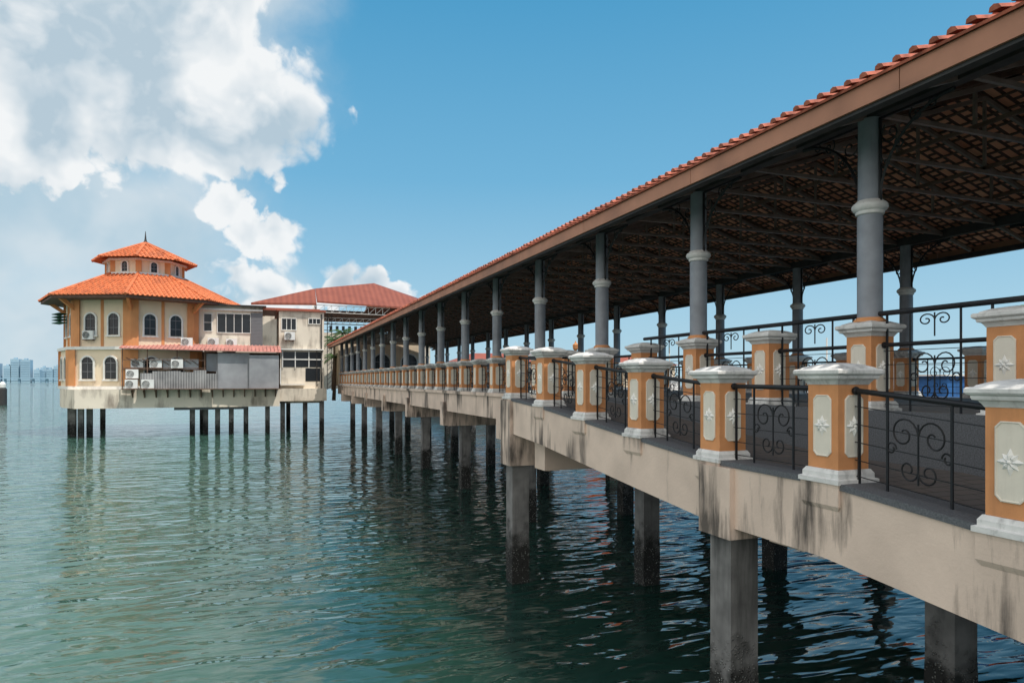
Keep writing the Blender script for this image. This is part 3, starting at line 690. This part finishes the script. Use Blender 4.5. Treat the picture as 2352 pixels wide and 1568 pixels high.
mk=thing('channel_marker',"dark channel marker post with white top standing in water",'marker',(-45.4,156,0))
m=MB(); m.lathe([(.7,-3),(.7,3.1),(.5,3.3)],14); part('post',m,M_dark,mk)
m=MB(); m.lathe([(.5,3.3),(.55,3.4),(.55,4.0),(.2,4.5)],14); part('top_mark',m,M_frame,mk)
def rm(o):
    for c in KIDS.get(o.name,[]): rm(c)
    bpy.data.objects.remove(o)
for t in tmpl: rm(t)
# ------------------------------------------------------------ world
EL=math.radians(62); H=Vector((.58,-.81,0)).normalized()
sunv=Vector((H.x*math.cos(EL),H.y*math.cos(EL),math.sin(EL)))
W=bpy.data.worlds.new("World"); sc.world=W; W.use_nodes=True; nt=W.node_tree;N=nt.nodes;L=nt.links
bg=N['Background']; bg.inputs['Strength'].default_value=.1
sky=N.new('ShaderNodeTexSky'); sky.sky_type='NISHITA'; sky.sun_disc=False; sky.sun_elevation=EL; sky.sun_rotation=math.atan2(H.x,H.y)
sky.air_density=1.0; sky.dust_density=.6; sky.ozone_density=1.5
tc=N.new('ShaderNodeTexCoord')
def mth(op,a,b=None,c=None,clamp=False):
    n=N.new('ShaderNodeMath');n.operation=op;n.use_clamp=clamp
    for i,x in enumerate((a,b,c)):
        if x is None: continue
        if isinstance(x,(int,float)): n.inputs[i].default_value=x
        else: L.new(x,n.inputs[i])
    return n.outputs[0]
def sstep(x,a,b,lo=0,hi=1):
    n=N.new('ShaderNodeMapRange');n.interpolation_type='SMOOTHSTEP'
    L.new(x,n.inputs[0])
    for i,q in ((1,a),(2,b),(3,lo),(4,hi)):
        if isinstance(q,(int,float)): n.inputs[i].default_value=q
        else: L.new(q,n.inputs[i])
    return n.outputs[0]
def vadd(a,b):
    n=N.new('ShaderNodeVectorMath');n.operation='ADD';L.new(a,n.inputs[0])
    if isinstance(b,tuple):n.inputs[1].default_value=b
    else:L.new(b,n.inputs[1])
    return n.outputs[0]
def mixc(f,a,b):
    n=N.new('ShaderNodeMix');n.data_type='RGBA'
    for i,x in ((0,f),(6,a),(7,b)):
        if isinstance(x,(int,float)): n.inputs[i].default_value=x
        elif isinstance(x,tuple): n.inputs[i].default_value=(*x,1)
        else: L.new(x,n.inputs[i])
    return n.outputs[2]
V=tc.outputs['Generated']
sx=N.new('ShaderNodeSeparateXYZ');L.new(V,sx.inputs[0]); zz=sx.outputs['Z']
rp=N.new('ShaderNodeValToRGB'); cr=rp.color_ramp
cols=[(0,(.46,.68,.80)),(.10,(.37,.63,.80)),(.28,(.17,.47,.72)),(.5,(.072,.35,.62)),(1,(.04,.20,.46))]
while len(cr.elements)<len(cols): cr.elements.new(.5)
for e,(p,c) in zip(cr.elements,cols): e.position=p; e.color=(*c,1)
L.new(zz,rp.inputs[0])
rs=N.new('ShaderNodeVectorMath');rs.operation='SCALE';rs.inputs['Scale'].default_value=10;L.new(rp.outputs[0],rs.inputs[0])
skyc=mixc(.9,sky.outputs[0],rs.outputs[0])
def noise(vec,scale,det,rough=.5,dist=0):
    n=N.new('ShaderNodeTexNoise');n.inputs['Scale'].default_value=scale;n.inputs['Detail'].default_value=det;n.inputs['Roughness'].default_value=rough;n.inputs['Distortion'].default_value=dist;L.new(vec,n.inputs['Vector']);return n
def voro(vec,scale,det):
    n=N.new('ShaderNodeTexVoronoi');n.inputs['Scale'].default_value=scale;n.inputs['Detail'].default_value=det;n.inputs['Roughness'].default_value=.5;L.new(vec,n.inputs['Vector']);return n.outputs['Distance']
def sdir(az,el):
    a=math.radians(az);e=math.radians(el);return (math.sin(a)*math.cos(e),math.cos(a)*math.cos(e),math.sin(e))
wn=noise(V,10,4)
s1=N.new('ShaderNodeVectorMath');s1.operation='SCALE';s1.inputs['Scale'].default_value=.055
L.new(vadd(wn.outputs['Color'],(-.5,-.5,-.5)),s1.inputs[0]); v=vadd(V,s1.outputs[0])
def field(blobs,k=1.12):
    f=None
    for az,el,r in blobs:
        d=N.new('ShaderNodeVectorMath');d.operation='DISTANCE';L.new(v,d.inputs[0]);d.inputs[1].default_value=sdir(az,el)
        q=mth('MULTIPLY_ADD',d.outputs['Value'],-1/(math.radians(r)*k),1.0)
        q=mth('MULTIPLY',q,min(1.0,.35+r/6))
        f=q if f is None else mth('SMOOTH_MAX',f,q,.10)
    return f
F1=field([(-17,22.5,6),(-12.7,23,6),(-8.7,24,5.5),(-4.3,26,4.6),(0.4,20.5,4.7),(-3.5,19.3,4.0),(-8,18.5,4.8),(-14,17,4),(-2.4,13.3,2.1),(-.6,11.4,2.2),(1.8,10.9,1.9),
 (-1.6,7.9,1.7),(.8,6.8,1.8),(3.5,6.7,1.5),(6.3,7.9,1.6),(8.8,7.9,1.5),(11,6.6,1.3),(13.5,5.8,1.2),(-24,24,9),(-22,38,11),(-12,38,8)],1.22)
F2=field([(-14,14,11),(-20,8,8),(-8,11,8),(-6,24,9),(-1,30,6),(-25,30,14),(-8,48,14),(-12,4,7),(1,5,4)],1.25)
nE=noise(v,13,8,.60,.1).outputs['Fac']
nO=noise(vadd(v,(.004,-.010,.020)),13,3,.58,.1).outputs['Fac']
vE=voro(v,34,1.5)
nL=noise(V,4.5,4).outputs['Fac']; nM=noise(v,7,4,.5).outputs['Fac']
d0=mth('ADD',F1,mth('ADD',mth('MULTIPLY',mth('SUBTRACT',nE,.5),1.05),mth('MULTIPLY',mth('SUBTRACT',.45,vE),.34)))
wid=sstep(nL,.45,.66,.09,.50)
alpha=sstep(d0,-.04,wid)
lit=mth('MULTIPLY',mth('SUBTRACT',nE,nO),1.8)
bil=mth('MULTIPLY',mth('SUBTRACT',.42,vE),.45)
base=mth('ADD',sstep(nM,.36,.58,.10,.92),bil)
edge=sstep(d0,.05,.60,.55,.0)
shade=mth('ADD',mth('ADD',lit,base),edge,clamp=True)
cl=mixc(shade,(4.7,5.9,6.8),(9.1,9.3,9.4))
veil=mth('MULTIPLY',sstep(mth('ADD',F2,mth('MULTIPLY',mth('SUBTRACT',nE,.5),.6)),-.12,.75),.82)
s2=mixc(veil,skyc,mixc(sstep(nM,.36,.64),(4.9,6.3,7.2),(7.0,7.7,8.1)))
out=mixc(mth('MULTIPLY',alpha,.96),s2,cl)
# unseen bright sky patch added behind the viewer to fill the shaded pier side
dp=N.new('ShaderNodeVectorMath');dp.operation='DOT_PRODUCT';L.new(V,dp.inputs[0]);dp.inputs[1].default_value=Vector((-.78,-.52,.35)).normalized()
sky_fill=sstep(mth('ADD',dp.outputs['Value'],mth('MULTIPLY',mth('SUBTRACT',nL,.5),.6)),.25,.75)
out=mixc(sky_fill,out,(12.5,12.3,11.8))
L.new(out,bg.inputs['Color'])
sl_=bpy.data.lights.new('sun','SUN');sl_.energy=4.1;sl_.angle=math.radians(.5);sl_.color=(1,.945,.86)
so=bpy.data.objects.new('sun',sl_);so.rotation_euler=(-sunv).to_track_quat('-Z','Y').to_euler();COLL.objects.link(so)
# ------------------------------------------------------------ camera
cd=bpy.data.cameras.new('camera');cd.sensor_width=36;cd.lens=24;cd.shift_y=(874-784)/2352;cd.clip_end=20000;cd.clip_start=.1
co=bpy.data.objects.new('camera',cd);co.location=(0,0,E);co.rotation_euler=(math.radians(90),0,-TH);COLL.objects.link(co)
sc.camera=co
sc.view_settings.view_transform='Standard';sc.view_settings.look='None';sc.view_settings.exposure=0
